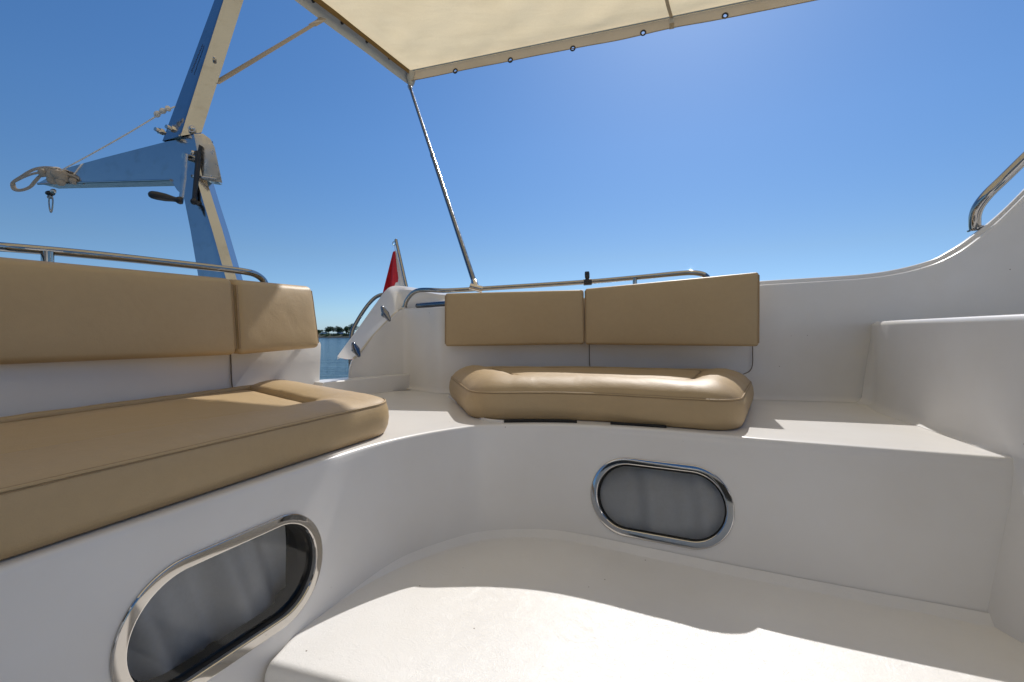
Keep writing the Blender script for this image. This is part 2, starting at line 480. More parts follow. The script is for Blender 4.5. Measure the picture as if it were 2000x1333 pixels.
# quarter wing: sloping outer panel with a crease, running into the cove behind the aft rail
Ck = [(664, 700, 2.79), (690, 700.5, 2.775), (725, 660.5, 2.875), (757, 627, 2.985), (775, 610, 3.05), (790, 604, 3.12), (830, 601, 3.05), (868, 598, 2.97), (1000, 590, 2.93), (1140, 582, 2.91)]
Kk = [(659, 696, 2.81), (673, 677, 2.90), (700, 641, 3.03), (735, 592, 3.20), (757, 564, 3.28), (775, 558.5, 3.33), (830, 566, 3.26), (868, 573, 3.18), (1000, 571, 3.10), (1140, 566, 3.05)]
Cc, Kc = cat_rom([P(*k) for k in Ck], 8), cat_rom([P(*k) for k in Kk], 8)
rows = []
for i in range(len(Cc)):
    c, k = Cc[i], Kc[i]; px = 1000+F*c.x/c.y; cv = smooth((px-762)/45)
    back = V((c.x, c.y, 0)).normalized(); col = []
    for f in (0, .08, .2, .35, .5, .65, .8, .9, .96):
        p = lerp(c, k, f); g_ = f**2; q = V((lerp(c.x, k.x, g_), lerp(c.y, k.y, g_), c.z+(k.z-c.z)*(f**.55)))
        q = q+back*.045*math.sin(math.pi*min(1, f*1.6))*(f < .62)
        col.append(lerp(p, q, cv))
    col += [k, k+back*.014-V((0, 0, .004)), k+back*.03-V((0, 0, .02)), k+back*.05+V((0, 0, -.12)), V((k.x+back.x*.05, k.y+back.y*.05, min(k.z-.2, -.56)))]
    if px < 700: col = [lerp(q, k, 0) if j < 10 else k+back*(.01*(j-9))+V((0, 0, -.006*(j-9))) for j, q in enumerate(col)]
    rows.append(col)
mb = MB(); mb.grid(rows); mb.add(rows[0], [list(range(len(rows[0])))])
mb.build('quarter_wing', M['gel'], boat, 35)
mb = MB(); mb.tube([p-V((p.x, p.y, 0)).normalized()*.006 for p in Cc[8:38]], .0075, 8); mb.build('crease_bead', gelcoat('aged_cream_sealant', (.62, .55, .43), .5), boat, 60)

# ---- left coaming behind the left bench
cl = [V((-2.05, -.35, 0)), V((-1.494, 1.328, 0)), V((-1.153, 2.383, 0)), V((-1.098, 2.575, 0))]
pts = resample(cat_rom(cl, 10), 30); rows = []
for i, p in enumerate(pts):
    t = (pts[min(i+1, 29)]-pts[max(i-1, 0)]).normalized(); o = V((-t.y, t.x, 0)); zt = lerp(.165, -.045, smooth((i-20)/7))
    if i == 29: t = (pts[29]-pts[28]).normalized(); o = V((-t.y, t.x, 0))
    ln_ = smooth((i-15)/6)
    rows.append([V((p.x, p.y, 0))-o*.025+V((0, 0, ZL-.01)), p-o*.004+V((0, 0, ZL+.02)), p+V((0, 0, ZL+.05)), p+o*lerp(.006, -.007, ln_)+V((0, 0, lerp(ZL+.05, zt-.015, .6))), p+o*lerp(.012, -.012, ln_)+V((0, 0, zt-.015)), p+o*lerp(.018, -.006, ln_)+V((0, 0, zt-.004)), p+o*lerp(.03, .006, ln_)+V((0, 0, zt)),
                 p+o*.15+V((0, 0, zt)), p+o*.17+V((0, 0, zt-.02)), p+o*.19+V((0, 0, -.55))])
mb = MB(); mb.grid(rows)
r0 = rows[-1]; t = (pts[29]-pts[28]).normalized(); cen = sum(r0, V())/len(r0)
cap = [[p for p in r0], [lerp(p, cen, .03)+t*.012 for p in r0], [lerp(p, cen, .12)+t*.016 for p in r0]]
mb.grid(cap); mb.add(cap[-1], [list(range(len(r0)))])
mb.build('side_coaming', M['gel'], boat, 35)

# ---- threshold sill beside the boarding gap
mb = MB()
fl_ = [V(((px-1000)/F*d, d, 0)) for px, d in ((803, 3.05), (747, 2.86), (690, 2.68), (630, 2.49))]
ow = V((-.8, .6, 0)); poly = fl_+[fl_[-1]+ow*.17, fl_[0]+ow*.17]
mb.prism([V((p.x, p.y, ZL-.05)) for p in poly], (0, 0, .05+(-.272-ZL)))
mb.build('sill', M['gel'], boat, 35, bevel=.012, seg=3)

# ---- console box on the right, its shelf just above eye height
rows = []
for k in range(60):
    y = lerp(2.45, .2, k/59)
    xl = 1.543+(y-1.448)*.296+.07*(max(0, y-2.0)/.4)**2
    sh = .022*smooth((1.62-y)/.40); xl -= sh
    xt = 1.547+(y-1.448)*.296+.07*(max(0, y-2.0)/.4)**2
    xf = 1.312+(y-1.262)*(-.05 if y < 1.262 else .10)
    fil = .05-math.sqrt(max(0, .05**2-max(0, min(.05, y-2.345))**2))
    xl -= fil
    col = []
    r = .022
    top = V((xt, y, .058))
    zs = [ZF-.4, ZF, lerp(ZF, ZL, .35), lerp(ZF, ZL, .7), ZL]
    xs = [xf-.03, xf, lerp(xf, xl, .4), lerp(xf, xl, .78), xl]
    for x, z in zip(xs, zs): col.append(V((x, y, z)))
    if y > 1.37:   # cove on the ledge
        w = smooth((y-1.37)/.12)
        col[-1] = V((xl-.030*w, y, ZL+.002))
        col.append(V((xl-.011*w, y, ZL+.010))); col.append(V((xl+.002, y, ZL+.032)))
    else:
        col.append(V((xl+.001, y, ZL+.02))); col.append(V((xl+.003, y, ZL+.05)))
    for q in (.15, .3, .45, .6, .8): col.append(V((lerp(xl+sh*smooth(q/.6), xt, q)+.004, y, lerp(ZL+.05, .058-r, q))))
    for q in range(6):
        a = math.pi/2*q/5
        col.append(V((xt+r*(1-math.cos(a)), y, .058-r+r*math.sin(a))))
    col += [V((xt+.3, y, .058)), V((3.4, y, .058))]
    rows.append(col)
mb = MB(); mb.grid(rows); mb.build('console', M['gel'], boat, 50)

# ---- seams of the removable seat backs, their gap shade put in as thin dark tubes
def on_back(px, py, d=None):
    i = min(range(len(Wc)), key=lambda k: abs(1000+F*Wc[k].x/Wc[k].y-px))
    q = Wc[i]; y = q.y-.009
    return V(((px-1000)/F*y, y, (HZ-py)/F*y))
for seq in ([(1151, 660), (1151, 690), (1151.5, 710), (1153, 718), (1158, 724)], [(1470, 660), (1470, 690), (1470, 708), (1468, 719), (1462, 727), (1452, 731)]):
    mb = MB(); mb.tube(cat_rom([on_back(*q) for q in seq], 5), .0026, 6); mb.build('panel_gap_line', M['gapline'], boat, 60)
lw = lambda px, py: plane_hit(px, py, V((-1.494, 1.328, -.2)), V((1.055, -.341, 0)).normalized())-V((-.955, .3, 0))*.002
mb = MB(); mb.tube(cat_rom([lw(446, 690)+V((.011, -.004, 0)), lw(447, 720)+V((.011, -.004, 0)), lw(448, 745)+V((.011, -.004, 0)), lw(450, 760)+V((.011, -.004, 0))], 4), .003, 6); mb.build('panel_gap_line', M['gapline'], boat, 60)

# ---- bead moulded round the corner seat
mb = MB(); bead = [V((-.375, 2.70, ZL)), G(893, 785, ZL), G(925, 808, ZL), G(948, 821, ZL), G(985, 825.5, ZL)]
mb.tube(cat_rom(bead, 8), .009, 8, flat=(0, 0, 1)); mb.build('seat_bead', M['gel'], boat, 70)

# ---- hull outside, side deck and an unseen wall added to cut sky fill
outl = [(3.6, 1.75), (2.7, 2.25), (1.5, 2.85), (.5, 3.1), (-.4, 3.32), (-1.0, 3.62), (-1.6, 3.6), (-1.95, 3.1), (-2.2, 2.3), (-2.6, .5), (-2.9, -2.4), (0, -4.5), (3.6, -3)]
oc = cat_rom([V((x, y, -.52)) for x, y in outl], 6, True); mb = MB()
cen = V((.2, .2, 0))
rows = [oc, [p+(p-cen)*.02-V((0, 0, .04)) for p in oc], [V((cen.x+(p.x-cen.x)*1.0, cen.y+(p.y-cen.y)*1.0, -1.7)) for p in oc], [V((cen.x+(p.x-cen.x)*.9, cen.y+(p.y-cen.y)*.9, -2.75)) for p in oc]]
mb.grid(rows, True); inner = [V((cen.x+(p.x-cen.x)*.72, cen.y+(p.y-cen.y)*.72, -.52)) for p in oc]
mb.grid([oc, inner], True); mb.build('hull', M['gel'], boat, 40)
mb = MB(); mb.box((0, -2.3, -.15), (2.9, 0, 0), (0, .06, 0), (0, 0, 1.05)); mb.box((0, -2.3, 2.0), (2.9, 0, 0), (0, .06, 0), (0, 0, .2))
for x in (-2.8, -1.4, 0, 1.4, 2.8): mb.box((x, -2.3, 1.35), (.05, 0, 0), (0, .045, 0), (0, 0, .46))
mb.build('sky_block_wall', M['gel'], boat, 40, bevel=.02)
mb = MB(); mb.box((0, -2.3, 1.35), (2.88, 0, 0), (0, .01, 0), (0, 0, .455)); mb.build('sky_block_panel', M['blackp'], boat, 40)  # dark panel added in that unseen wall to hold down the fill

# ---- stainless rails
def rail(name, pts, r, label, posts=(), n=14, feet=(), m='steel'):
    mb = MB(); mb.tube(cat_rom(pts, 10), r, n); o = mb.build(name, M[m], boat, 60); o['label'] = label
    for a, b, pr in posts:
        mb = MB(); mb.tube([V(a), lerp(V(a), V(b), .5), V(b)], pr, 12)
        mb.build('stanchion', M['steel'], o, 60)
    for c, q in feet:
        mb = MB(); t = V(q).normalized(); mb.tube([V(c)-t*.004, V(c)+t*.004, V(c)+t*.005], 0, 16, True, [r*1.35, r*1.35, r*1.1]); mb.build('foot', M['steel'], o, 40)
    return o
rail('hand_rail', [V((-2.05, -.1, .27)), P(-300, 462, 1.02), P(0, 482.5, 1.44), P(150, 495, 1.58), P(300, 510.5, 1.80), P(440, 526, 2.02), P(478, 531, 2.09), P(500, 537, 2.15), P(515, 549, 2.19), P(522, 570, 2.2), P(523, 590, 2.2)], .0152,
     'steel hand rail running along the top of the left bench back', [(P(93, 492, 1.515), P(93, 560, 1.515), .0165), ])
rail('hand_rail', [P(790, 600, 3.09), P(794, 588, 3.08), P(806, 573, 3.04), P(822, 567, 3.0), P(870, 568, 2.93), P(930, 565, 2.90), P(1147, 551, 2.83), P(1250, 542, 2.72), P(1340, 533.5, 2.60), P(1362, 534, 2.57), P(1378, 539, 2.55), P(1390, 556, 2.54), P(1393, 580, 2.54)], .0148,
     'low steel rail along the aft coaming behind the corner seat backrests', [(P(1240, 543, 2.73), P(1240, 590, 2.73), .013)], feet=[(P(790, 600, 3.09), (.1, -.1, 1))])
rail('hand_rail', [P(1905, 448, 2.37), P(1904, 436, 2.36), P(1905, 420, 2.35), P(1912, 402, 2.33), P(1930, 379, 2.30), P(1960, 350, 2.27), P(2000, 311, 2.22), P(2100, 215, 2.12), P(2250, 75, 1.98)], .025,
     'bent steel grab rail on the upswept coaming at right', feet=[(P(1905, 447, 2.37), (-.35, .1, .9))])
rail('hand_rail', [P(686, 668, 2.99), P(687, 652, 3.02), P(692, 638, 3.06), P(712, 605, 3.16), P(730, 584, 3.24), P(745, 576, 3.29), P(760, 575, 3.34)], .013,
     'short dark rail following the outer edge of the sloping quarter wing', m='darksteel')
# ---- cleats on the quarter crease
def cleat(c, ax, L, label):
    c = V(c); ax = V(ax).normalized(); nrm = V((.45, -.88, .1)).normalized()
    o = None; mb = MB(); pts = []; rs = []
    for k in range(15):
        s = -1+2*k/14; pts.append(c+nrm*(.035+.006*s*s)+ax*(L*s)); rs.append((.007+.004*(1-s*s), .006+.017*(1-abs(s))**.6))
    mb.tube(pts, 0, 12, True, rs, flat=nrm); o = mb.build('cleat', M['darksteel'], boat, 60); o['label'] = label
    mb = MB(); mb.tube([c-nrm*.01, c+nrm*.015, c+nrm*.036], 0, 12, True, [.02, .012, .012]); mb.build('foot', M['steel'], o, 60)
a, b = P(743, 600, 2.93), P(759, 629, 2.92); cleat((a+b)/2, b-a, (b-a).length/2, 'steel cleat at the top of the sloping crease')
a, b = P(687, 670, 2.75), P(700, 698, 2.745); cleat((a+b)/2, b-a, (b-a).length/2, 'steel cleat at the bottom of the sloping crease')
mb = MB(); mb.tube([P(812, 598, 3.045), P(815, 597.5, 3.04), P(838, 596, 2.98), P(840, 595.8, 2.975), P(872, 593.5, 2.89)], 0, 12, True, [.004, .017, .017, .017, .017]); mb.build('fairlead', M['darksteel'], boat, 50)
mb = MB(); mb.tube([P(672, 700, 2.80), P(692, 701, 2.79)], .006, 8); o = mb.build('trim_strip', M['red'], boat, 60)

# ================================================================== CUSHIONS
def round_poly(poly, n_arc=10, n_side=26):
    """poly: (x, y, radius, weight of the side that starts here) -> points and weights"""
    N = len(poly); pts = []; ws = []
    for k in range(N):
        p = V((poly[k][0], poly[k][1], 0)); a = V((poly[k-1][0], poly[k-1][1], 0)); b = V((poly[(k+1) % N][0], poly[(k+1) % N][1], 0))
        r = poly[k][2]; u = (a-p).normalized()*r; w = (b-p).normalized()*r
        w0, w1 = poly[k-1][3], poly[k][3]
        for q in range(n_arc+1):
            t = q/n_arc; pts.append((p+u)*(1-t)**2+p*2*t*(1-t)+(p+w)*t*t); ws.append(lerp(w0, w1, t))
        nb = V((poly[(k+1) % N][0], poly[(k+1) % N][1], 0)); un = (p-nb).normalized()*poly[(k+1) % N][2]
        for q in range(1, n_side): pts.append(lerp(p+w, nb+un, q/n_side)); ws.append(w1)
    return pts, ws
def seat_cushion(name, outer, inner, label, z0=ZL, H=1.0, seam_z=.118, flat=.170):
    po, ws = round_poly(outer); pi_, _ = round_poly(inner)
    N = len(po); cen = sum(pi_, V())/N
    outn = []
    for i in range(N):
        t = (po[(i+1) % N]-po[i-1]); nrm = V((t.y, -t.x, 0)).normalized()
        if nrm.dot(po[i]-cen) < 0: nrm = -nrm
        outn.append(nrm)
    prof = [(0, .002, .002, -.03), (0, .002, .002, -.008), (0, .007, .007, .0), (0, .03, .03, .010), (0, .06, .06, .014), (0, .09, .09, .011), (0, .109, .109, .005), (0, seam_z, seam_z, .0), (.03, .130, lerp(seam_z, flat, .2), 0), (.09, .148, lerp(seam_z, flat, .45), 0), (.2, .170, lerp(seam_z, flat, .75), 0), (.34, .187, lerp(seam_z, flat, .95), 0),
            (.5, .195, flat+.004, 0), (.66, .193, flat+.005, 0), (.8, .183, flat+.004, 0), (.91, .169, flat+.002, 0), (.97, .158, flat, 0), (1.0, flat-.010, flat-.001, 0)]
    rows = []
    for f, zb, zf, off in prof:
        row = []
        for i in range(N):
            p = lerp(po[i], pi_[i], f)+outn[i]*off
            z = lerp(zf, zb, ws[i])
            wr = noise.noise(V((p.x*9, p.y*9, 3)))*.0035+noise.noise(V((p.x*26, p.y*26, 7)))*.0012
            row.append(V((p.x, p.y, z0+z*H+(wr if f > 0 else wr*.3))))
        rows.append(row)
    for f in (.985, .94, .8, .6, .4, .2, .03):
        rows.append([V((lerp(cen.x, p.x, f), lerp(cen.y, p.y, f), z0+H*(flat+.007*smooth((1-f)*3))+noise.noise(V((lerp(cen.x, p.x, f)*6, lerp(cen.y, p.y, f)*6, 1)))*.003)) for p in pi_])
    mb = MB(); mb.grid(rows, True); mb.add(rows[0], [list(range(N))]); mb.add(rows[-1], [list(range(N))])
    o = mb.build(name, M['leather'], None, 60); tag(o, label, 'cushion', 'tan seat and back cushions')
    mb = MB(); seam = [p+V((0, 0, 0))+outn[i]*.0008 for i, p in enumerate(rows[7])]
    mb.tube(seam, .0034, 8, closed=True); mb.build('seam', M['leather'], o, 70)
    mb = MB(); mb.tube([p-V((0, 0, .0046))+outn[i]*.0034 for i, p in enumerate(rows[7])], .0011, 6, closed=True)
    mb.tube([lerp(p, q, .12)+V((0, 0, .0028)) for p, q in zip(rows[7], rows[8])], .0010, 6, closed=True); mb.build('stitching', M['piping'], o, 70)
    mb = MB(); mb.tube([p+V((0, 0, .001)) for p in rows[-8]], .003, 6, closed=True); mb.build('inset_piping', M['piping'], o, 70)
    return o
# order: back-left, back-right, front-right, front-left ... walked so that each entry's weight is the side that starts there
seat_cushion('seat_cushion',
    [(-.37, 2.70, .10, 0.12), (.45, 2.70, .02, 0.12), (1.28, 2.43, .09, .6), (.845, 1.690, .14, .28), (.27, 1.965, .22, .28), (-.17, 1.945, .13, .6)],
    [(-.12, 2.67, .02, 0.12), (.45, 2.67, .02, 0.12), (1.03, 2.48, .02, .6), (.775, 1.98, .02, .28), (.27, 2.19, .05, .28), (.03, 2.185, .02, .6)],
    'broad tan corner seat cushion with a raised U-shaped rim, under the two aft backrests')
seat_cushion('seat_cushion',
    [(-1.60, .93, .03, .15), (-1.145, 2.34, .10, .42), (-.446, 1.712, .105, .28), (-.81, .78, .02, .28), (-1.28, -.32, .05, 0), (-2.02, -.3, .05, .15)],
    [(-1.57, .93, .03, .15), (-1.20, 2.08, .02, .42), (-.70, 1.62, .02, .28), (-1.05, .86, .02, .28), (-1.48, -.2, .02, 0), (-1.99, -.25, .02, .15)],
    'long tan seat cushion of the left bench, its far end raised and sunlit', flat=.118)
# black strips laid under the front of the corner cushion
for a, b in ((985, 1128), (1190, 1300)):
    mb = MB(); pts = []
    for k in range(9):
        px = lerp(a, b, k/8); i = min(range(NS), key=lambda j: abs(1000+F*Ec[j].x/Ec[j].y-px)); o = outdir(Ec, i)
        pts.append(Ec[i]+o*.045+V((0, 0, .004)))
    mb.tube(pts, .007, 6, flat=(0, 0, 1)); mb.build('black_strip', M['black'], boat, 60)

def block(name, bl, br, tr, tl, back, thick, label, r=.02, bulge=.014, lean=.0, piping=('l', 'r')):
    bl, br, tr, tl, back = V(bl), V(br), V(tr), V(tl), V(back).normalized()
    W = ((br-bl).length+(tr-tl).length)/4; Hh = ((tl-bl).length+(tr-br).length)/4; T = thick/2
    def axis(L, m):
        a = [-L+r*q for q in (0, .12, .3, .55, .8, 1)]
        return a+[lerp(-L+r, L-r, k/m) for k in range(1, m)]+[-x for x in reversed(a)]
    X, Y, Z = axis(W, 26), axis(T, 3), axis(Hh, 14)
    idx = {}; vs = []
    def mapp(x, y, z):
        p = V((x, y, z)); q = V((max(-(W-r), min(W-r, x)), max(-(T-r), min(T-r, y)), max(-(Hh-r), min(Hh-r, z))))
        d = p-q
        if d.length > 1e-9: p = q+d.normalized()*r
        fu, fv = p.x/W, p.z/Hh
        w = (1-fu**6)*(1-fv**4)
        yy = p.y-(bulge*w if p.y < 0 else 0)
        u, t, s = (p.x/W+1)/2, (p.z/Hh+1)/2, (yy/T+1)/2
        base = bl*(1-u)*(1-t)+br*u*(1-t)+tr*u*t+tl*(1-u)*t
        wr = noise.noise(base*5)*.004+noise.noise(base*17)*.0012
        return base+back*(s*thick+wr*(1 if y < 0 else 0))
    def vid(i, j, k):
        if (i, j, k) not in idx: idx[(i, j, k)] = len(vs); vs.append(mapp(X[i], Y[j], Z[k]))
        return idx[(i, j, k)]
    fs = []; a, b, c = len(X)-1, len(Y)-1, len(Z)-1
    for i in range(a):
        for k in range(c):
            for j in (0, b): fs.append([vid(i, j, k), vid(i+1, j, k), vid(i+1, j, k+1), vid(i, j, k+1)])
        for j in range(b):
            for k in (0, c): fs.append([vid(i, j, k), vid(i+1, j, k), vid(i+1, j+1, k), vid(i, j+1, k)])
    for j in range(b):
        for k in range(c):
            for i in (0, a): fs.append([vid(i, j, k), vid(i, j+1, k), vid(i, j+1, k+1), vid(i, j, k+1)])
    mb = MB(); mb.add(vs, fs); o = mb.build(name, M['leather'], None, 60); tag(o, label, 'cushion', 'tan seat and back cushions')
    for side in piping:
        x = -W if side == 'l' else W; x = x*(1-.10*r/W)
        pts = [mapp(x, -T+r*.28, lerp(-Hh+r, Hh-r, q/16)) for q in range(17)]
        pts = [p-back*.001 for p in pts]
        mb = MB(); mb.tube(pts, .0055, 8); mb.build('piping', M['piping'], o, 70)
    return o
bk = V((.12, .99, 0))
# corner seat: left and right backrests
block('backrest_cushion', P(869, 677, 2.74), P(1141.5, 673, 2.655), P(1139.5, 566, 2.69), P(869, 573, 2.78), (.1, 1, 0), .075,
      'shorter left backrest cushion above the corner seat, beside the boarding gap', r=.016, bulge=.010)
block('backrest_cushion', P(1142.5, 673.5, 2.655), P(1483, 677, 2.375), P(1483.5, 531, 2.41), P(1142, 564, 2.69), (.29, .96, 0), .075,
      'larger right backrest cushion above the corner seat, rising towards its right end', r=.016, bulge=.010)
# left bench: long and short backrests
block('backrest_cushion', P(-700, 745, .86), P(466, 694, 1.945), P(456.5, 545, 1.99), P(-700, 435, .90), (-.93, .37, .06), .09,
      'long tan backrest cushion of the left bench, running out of the frame', r=.026, bulge=.016)
block('backrest_cushion', P(470, 694, 1.945), P(627, 680, 2.36), P(610, 560, 2.41), P(461, 546, 1.99), (-.96, .28, .06), .09,
      'short tan backrest cushion at the far end of the left bench, half sunlit', r=.026, bulge=.014)

# ================================================================== BIMINI
bim = empty('bimini_top', (0, 0, 0), 'cream canvas bimini awning stretched over the cockpit on a steel post', 'awning')
ZB = 2.65
c0 = G(803, 160, ZB); cr_ = G(1600, 2, ZB); cf = G(600, 6, ZB)
ha = (cr_-c0).normalized(); hb = (cf-c0).normalized(); LA, LB = 4.3, 6.3; VH = .105
def can(s, t):
    p = c0+ha*s+hb*t
    sag = .05*math.sin(min(1, s/LA)*math.pi)+.03*math.sin(min(1, t/LB)*math.pi*3)**2
    wr = noise.noise(V((s*1.3+t*.9, s*2.6-t*3.2, 0)))*.016+noise.noise(V((s*4.2+t*3, s*3-t*7, 5)))*.004
    e = smooth(min(s, t)/.25)
    return V((p.x, p.y, ZB+VH+.02*(1-e)*0+(sag*-.6+wr)*e))
mb = MB(); rows = []
for i in range(90):
    s = LA*(i/89)**1.2
    rows.append([can(s, LB*(j/89)**1.3) for j in range(90)])
mb.grid(rows); mb.build('canvas', M['canvas'], bim, 80)
# aft valance with eyelets
eye = []
for px, py in ((891, 142), (998, 121), (1119, 98), (1257, 67), (1415, 35)):
    n = ha.cross(V((0, 0, 1))).normalized(); eye.append(plane_hit(px, py, c0, n))
def keep_h(p): return all((p-e).length > .017 for e in eye)
vn = ha.cross(V((0, 0, 1))).normalized()
if vn.y < 0: vn = -vn
mb = MB(); rows = []
for j in range(15):
    z = lerp(VH, -.002, j/14)
    row = []
    for i in range(520):
        s = LA*i/519
        w = noise.noise(V((s*2.1, 3, z*3)))*.012*(j/14)
        row.append(c0+ha*s+vn*(w-.02*(j/14))+V((0, 0, z+.006*noise.noise(V((s*1.7, 8, 0)))*(j/14))))
    rows.append(row)
eye2 = []
for e in eye:
    eye2.append(min((p for r in rows for p in r), key=lambda q: (q-V(((e.x), e.y, e.z))).length))
eye = eye2
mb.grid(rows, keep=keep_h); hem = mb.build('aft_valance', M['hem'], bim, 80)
mb = MB(); mb.tube([rows[-1][k]-vn*.001 for k in range(0, 520, 3)], .004, 6); mb.build('edge_cord', M['hem'], hem, 80)
for e in eye:
    mb = MB(); ring = []
    zz = V((0, 0, 1))
    for k in range(24):
        a = 2*math.pi*k/24; ring.append(e-vn*.003+(ha*math.cos(a)+zz*math.sin(a))*.0205)
    mb.tube(ring, .0068, 8, closed=True, rs=None); mb.build('eyelet', M['blackp'], bim, 70)
# cross seam
mb = MB(); sa = (plane_hit(1312, 44, c0, ha.cross(V((0, 0, 1))).normalized())-c0).dot(ha)
mb.grid([[can(sa+dx, t)-V((0, 0, .006)) for t in [LB*k/80 for k in range(80)]] for dx in (-.014, .014)]); mb.build('seam_tape', M['hem'], bim, 80)
mb = MB(); mb.grid([[c0+ha*(sa+dx)-vn*.012+V((0, 0, z)) for z in (VH-.004, .05, .0)] for dx in (-.02, .02)]); mb.build('seam_patch', M['side'], hem, 80)
# left valance
ln = hb.cross(V((0, 0, 1))).normalized()
if ln.x > 0: ln = -ln
mb = MB(); rows = []
for j in range(9):
    z = lerp(VH-.004, -.012, j/8)
    rows.append([c0+hb*t+ln*(.028+.02*(j/8)+noise.noise(V((t*2, 1, z*4)))*.008)+V((0, 0, z+.012*noise.noise(V((t*1.5, 4, 0)))*(j/8))) for t in [LB*k/160-.03 for k in range(161)]])
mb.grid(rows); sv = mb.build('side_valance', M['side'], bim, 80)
mb = MB(); rows = []
for j in range(5):
    z = lerp(VH-.003, .055, j/4)
    rows.append([c0+hb*t-ln*(.012+.012*noise.noise(V((t*2.6, 9, 0))))+V((0, 0, z-.02*abs(noise.noise(V((t*1.4, 2, 0))))*(j/4))) for t in [LB*k/160 for k in range(161)]])
mb.grid(rows); mb.build('gap_shade_strip', M['gapshade'], bim, 80)  # brown strip put in for the shadowed gap inside the valance
for px, py in ((612, 2), (668, 45), (716, 82), (760, 114), (797, 137)):
    q = plane_hit(px, py, c0-ln*-.03, ln)-ln*.004
    mb = MB(); mb.tube([q+ln*.012, q-ln*.004, q-ln*.008], 0, 12, True, [.014, .014, .008]); mb.build('snap_stud', M['blackp'], bim, 60)
# corner gather
mb = MB(); k0 = c0+V((0, 0, VH*.9))
mb.tube([k0, c0+V((0, 0, .04)), c0+V((.0, 0, -.02)), P(802, 170, c0.y-.02)], 0, 12, True, [(.05, .05), (.055, .045), (.034, .028), (.014, .014)]); mb.build('corner_pocket', M['side'], bim, 70)
mb = MB(); mb.tube([c0+hb*t+V((0, 0, VH+.014)) for t in (0, LB)], .009, 10); mb.tube([c0+ha*s+V((0, 0, VH+.014)) for s in (0, LA)], .009, 10); mb.build('frame_tube', M['steel'], bim, 60)
pa, pb = P(801, 172, c0.y-.04), P(930, 563, 2.90); pm = lerp(pa, pb, .47)
mb = MB(); mb.tube([pa, pm], .0155, 14); mb.tube([lerp(pa, pb, .455), pb], .0175, 14); mb.tube([lerp(pa, pb, .452), lerp(pa, pb, .462)], .0195, 14)
post = mb.build('support_post', M['darksteel'], bim, 50)
mb = MB(); d = (pb-pa).normalized(); mb.tube([pb-d*.07, pb-d*.06, pb-d*.01, pb+d*.01], 0, 12, True, [.018, .022, .022, .016]); mb.tube([pb-V((.04, 0, -.01)), pb+V((.04, 0, -.01))], .0225, 12); mb.build('foot_clamp', M['dull'], post, 40)
mb = MB(); mb.tube([pa-d*.03, pa+d*.02], .021, 12); mb.sphere(pa-d*.03, .024); mb.build('top_knuckle', M['dull'], post, 40)

# ================================================================== FOLDING MAST WITH DAVIT
mast = empty('folding_mast', (0, 0, 0), 'polished alloy folding mast with hinged upper leg, davit arm and hand winch', 'mast')
def leg(name, rowsL, m, back=.1):
    """rowsL: list of (L, M, R) points from bottom to top; box beam closed behind"""
    rows = []
    for L, Mm, R in rowsL:
        n = V((0, 1, 0)); bl = L+V((.06, back, 0)); br = R+V((-.01 if name == 'lower_leg' else -.07, back*.7, 0))
        def soft(a, b, c, r=.10):
            return [lerp(b, a, r), lerp(b, a, r*.3)*.5+lerp(b, c, r*.3)*.5, lerp(b, c, r)]
        rows.append([L, *[lerp(L, Mm, q) for q in (.25, .5, .75, .97)], lerp(Mm, R, .02), *[lerp(Mm, R, q) for q in (.3, .6, .9)], R, br, bl])
    mb = MB(); mb.grid(rows, True)
    for r in (rows[0], rows[-1]): mb.add(r, [list(range(len(r)))])
    return mb.build(name, m, mast, 30)
lowrows = []
for y, L, Mx, R in ((592, 398, 452, 486), (545, 388, 441, 474), (450, 372, 414, 446), (395, 361, 397, 428), (357, 352, 386, 416), (300, 349, 384, 404), (268, 349, 381, 395)):
    ld = -.00050*max(0, y-300); lowrows.append((P(L, y, 2.345+ld), P(Mx, y, 2.30+ld), P(lerp(Mx, R, .62), y-2, 2.34+ld)))
lowleg = leg('lower_leg', lowrows, M['alu'])
uprows = []
for t in (0, .15, .3, .45, .6, .8, 1, 1.5, 1.95):
    L = V((317, 276)).lerp(V((419, 0)), t) if t <= 1 else V((317, 276))+(V((102, -276)))*t
    Mx = V((352, 266))+V((85, -266))*t; R = V((394, 259))+V((82, -259))*t
    ld = .40*t; uprows.append((P(L.x, L.y, 2.345+ld), P(Mx.x, Mx.y, 2.30+ld), P(R.x, R.y, 2.355+ld)))
upleg = leg('upper_leg', uprows, M['alu'])
for px, py in ((322, 261), (343, 256)):                      # hinge bolts
    q = P(px, py, 2.31); mb = MB(); mb.tube([q, q+V((-.01, -.05, 0))], .010, 8); mb.tube([q+V((-.002, -.012, 0)), q+V((-.006, -.03, 0))], .0165, 6); mb.build('hinge_bolt', M['dull'], upleg, 30)
for px, py, r in ((376, 255, .018), (419, 117, .010)):
    q = P(px, py, 2.335+.4*(262-py)/266); mb = MB(); mb.tube([q, q+V((.01, -.02, 0))], r, 12); mb.sphere(q+V((.01, -.02, 0)), r*.7); mb.build('bolt_head', M['dull'], upleg, 40)
mb = MB()                                               # faded maker's script, not legible
scr = []
for k in range(61):
    q = V((374, 141)).lerp(V((396, 88)), k/60); x = q.x+1.6*math.sin(k*1.9)*(.6+.4*math.sin(k*.7)); y = q.y+1.2*math.cos(k*1.3)
    scr.append(P(x, y, 2.318+.4*(270-y)/272))
mb.tube(scr, .0014, 5)
mb.build('faded_marking', M['ink'], upleg, None)
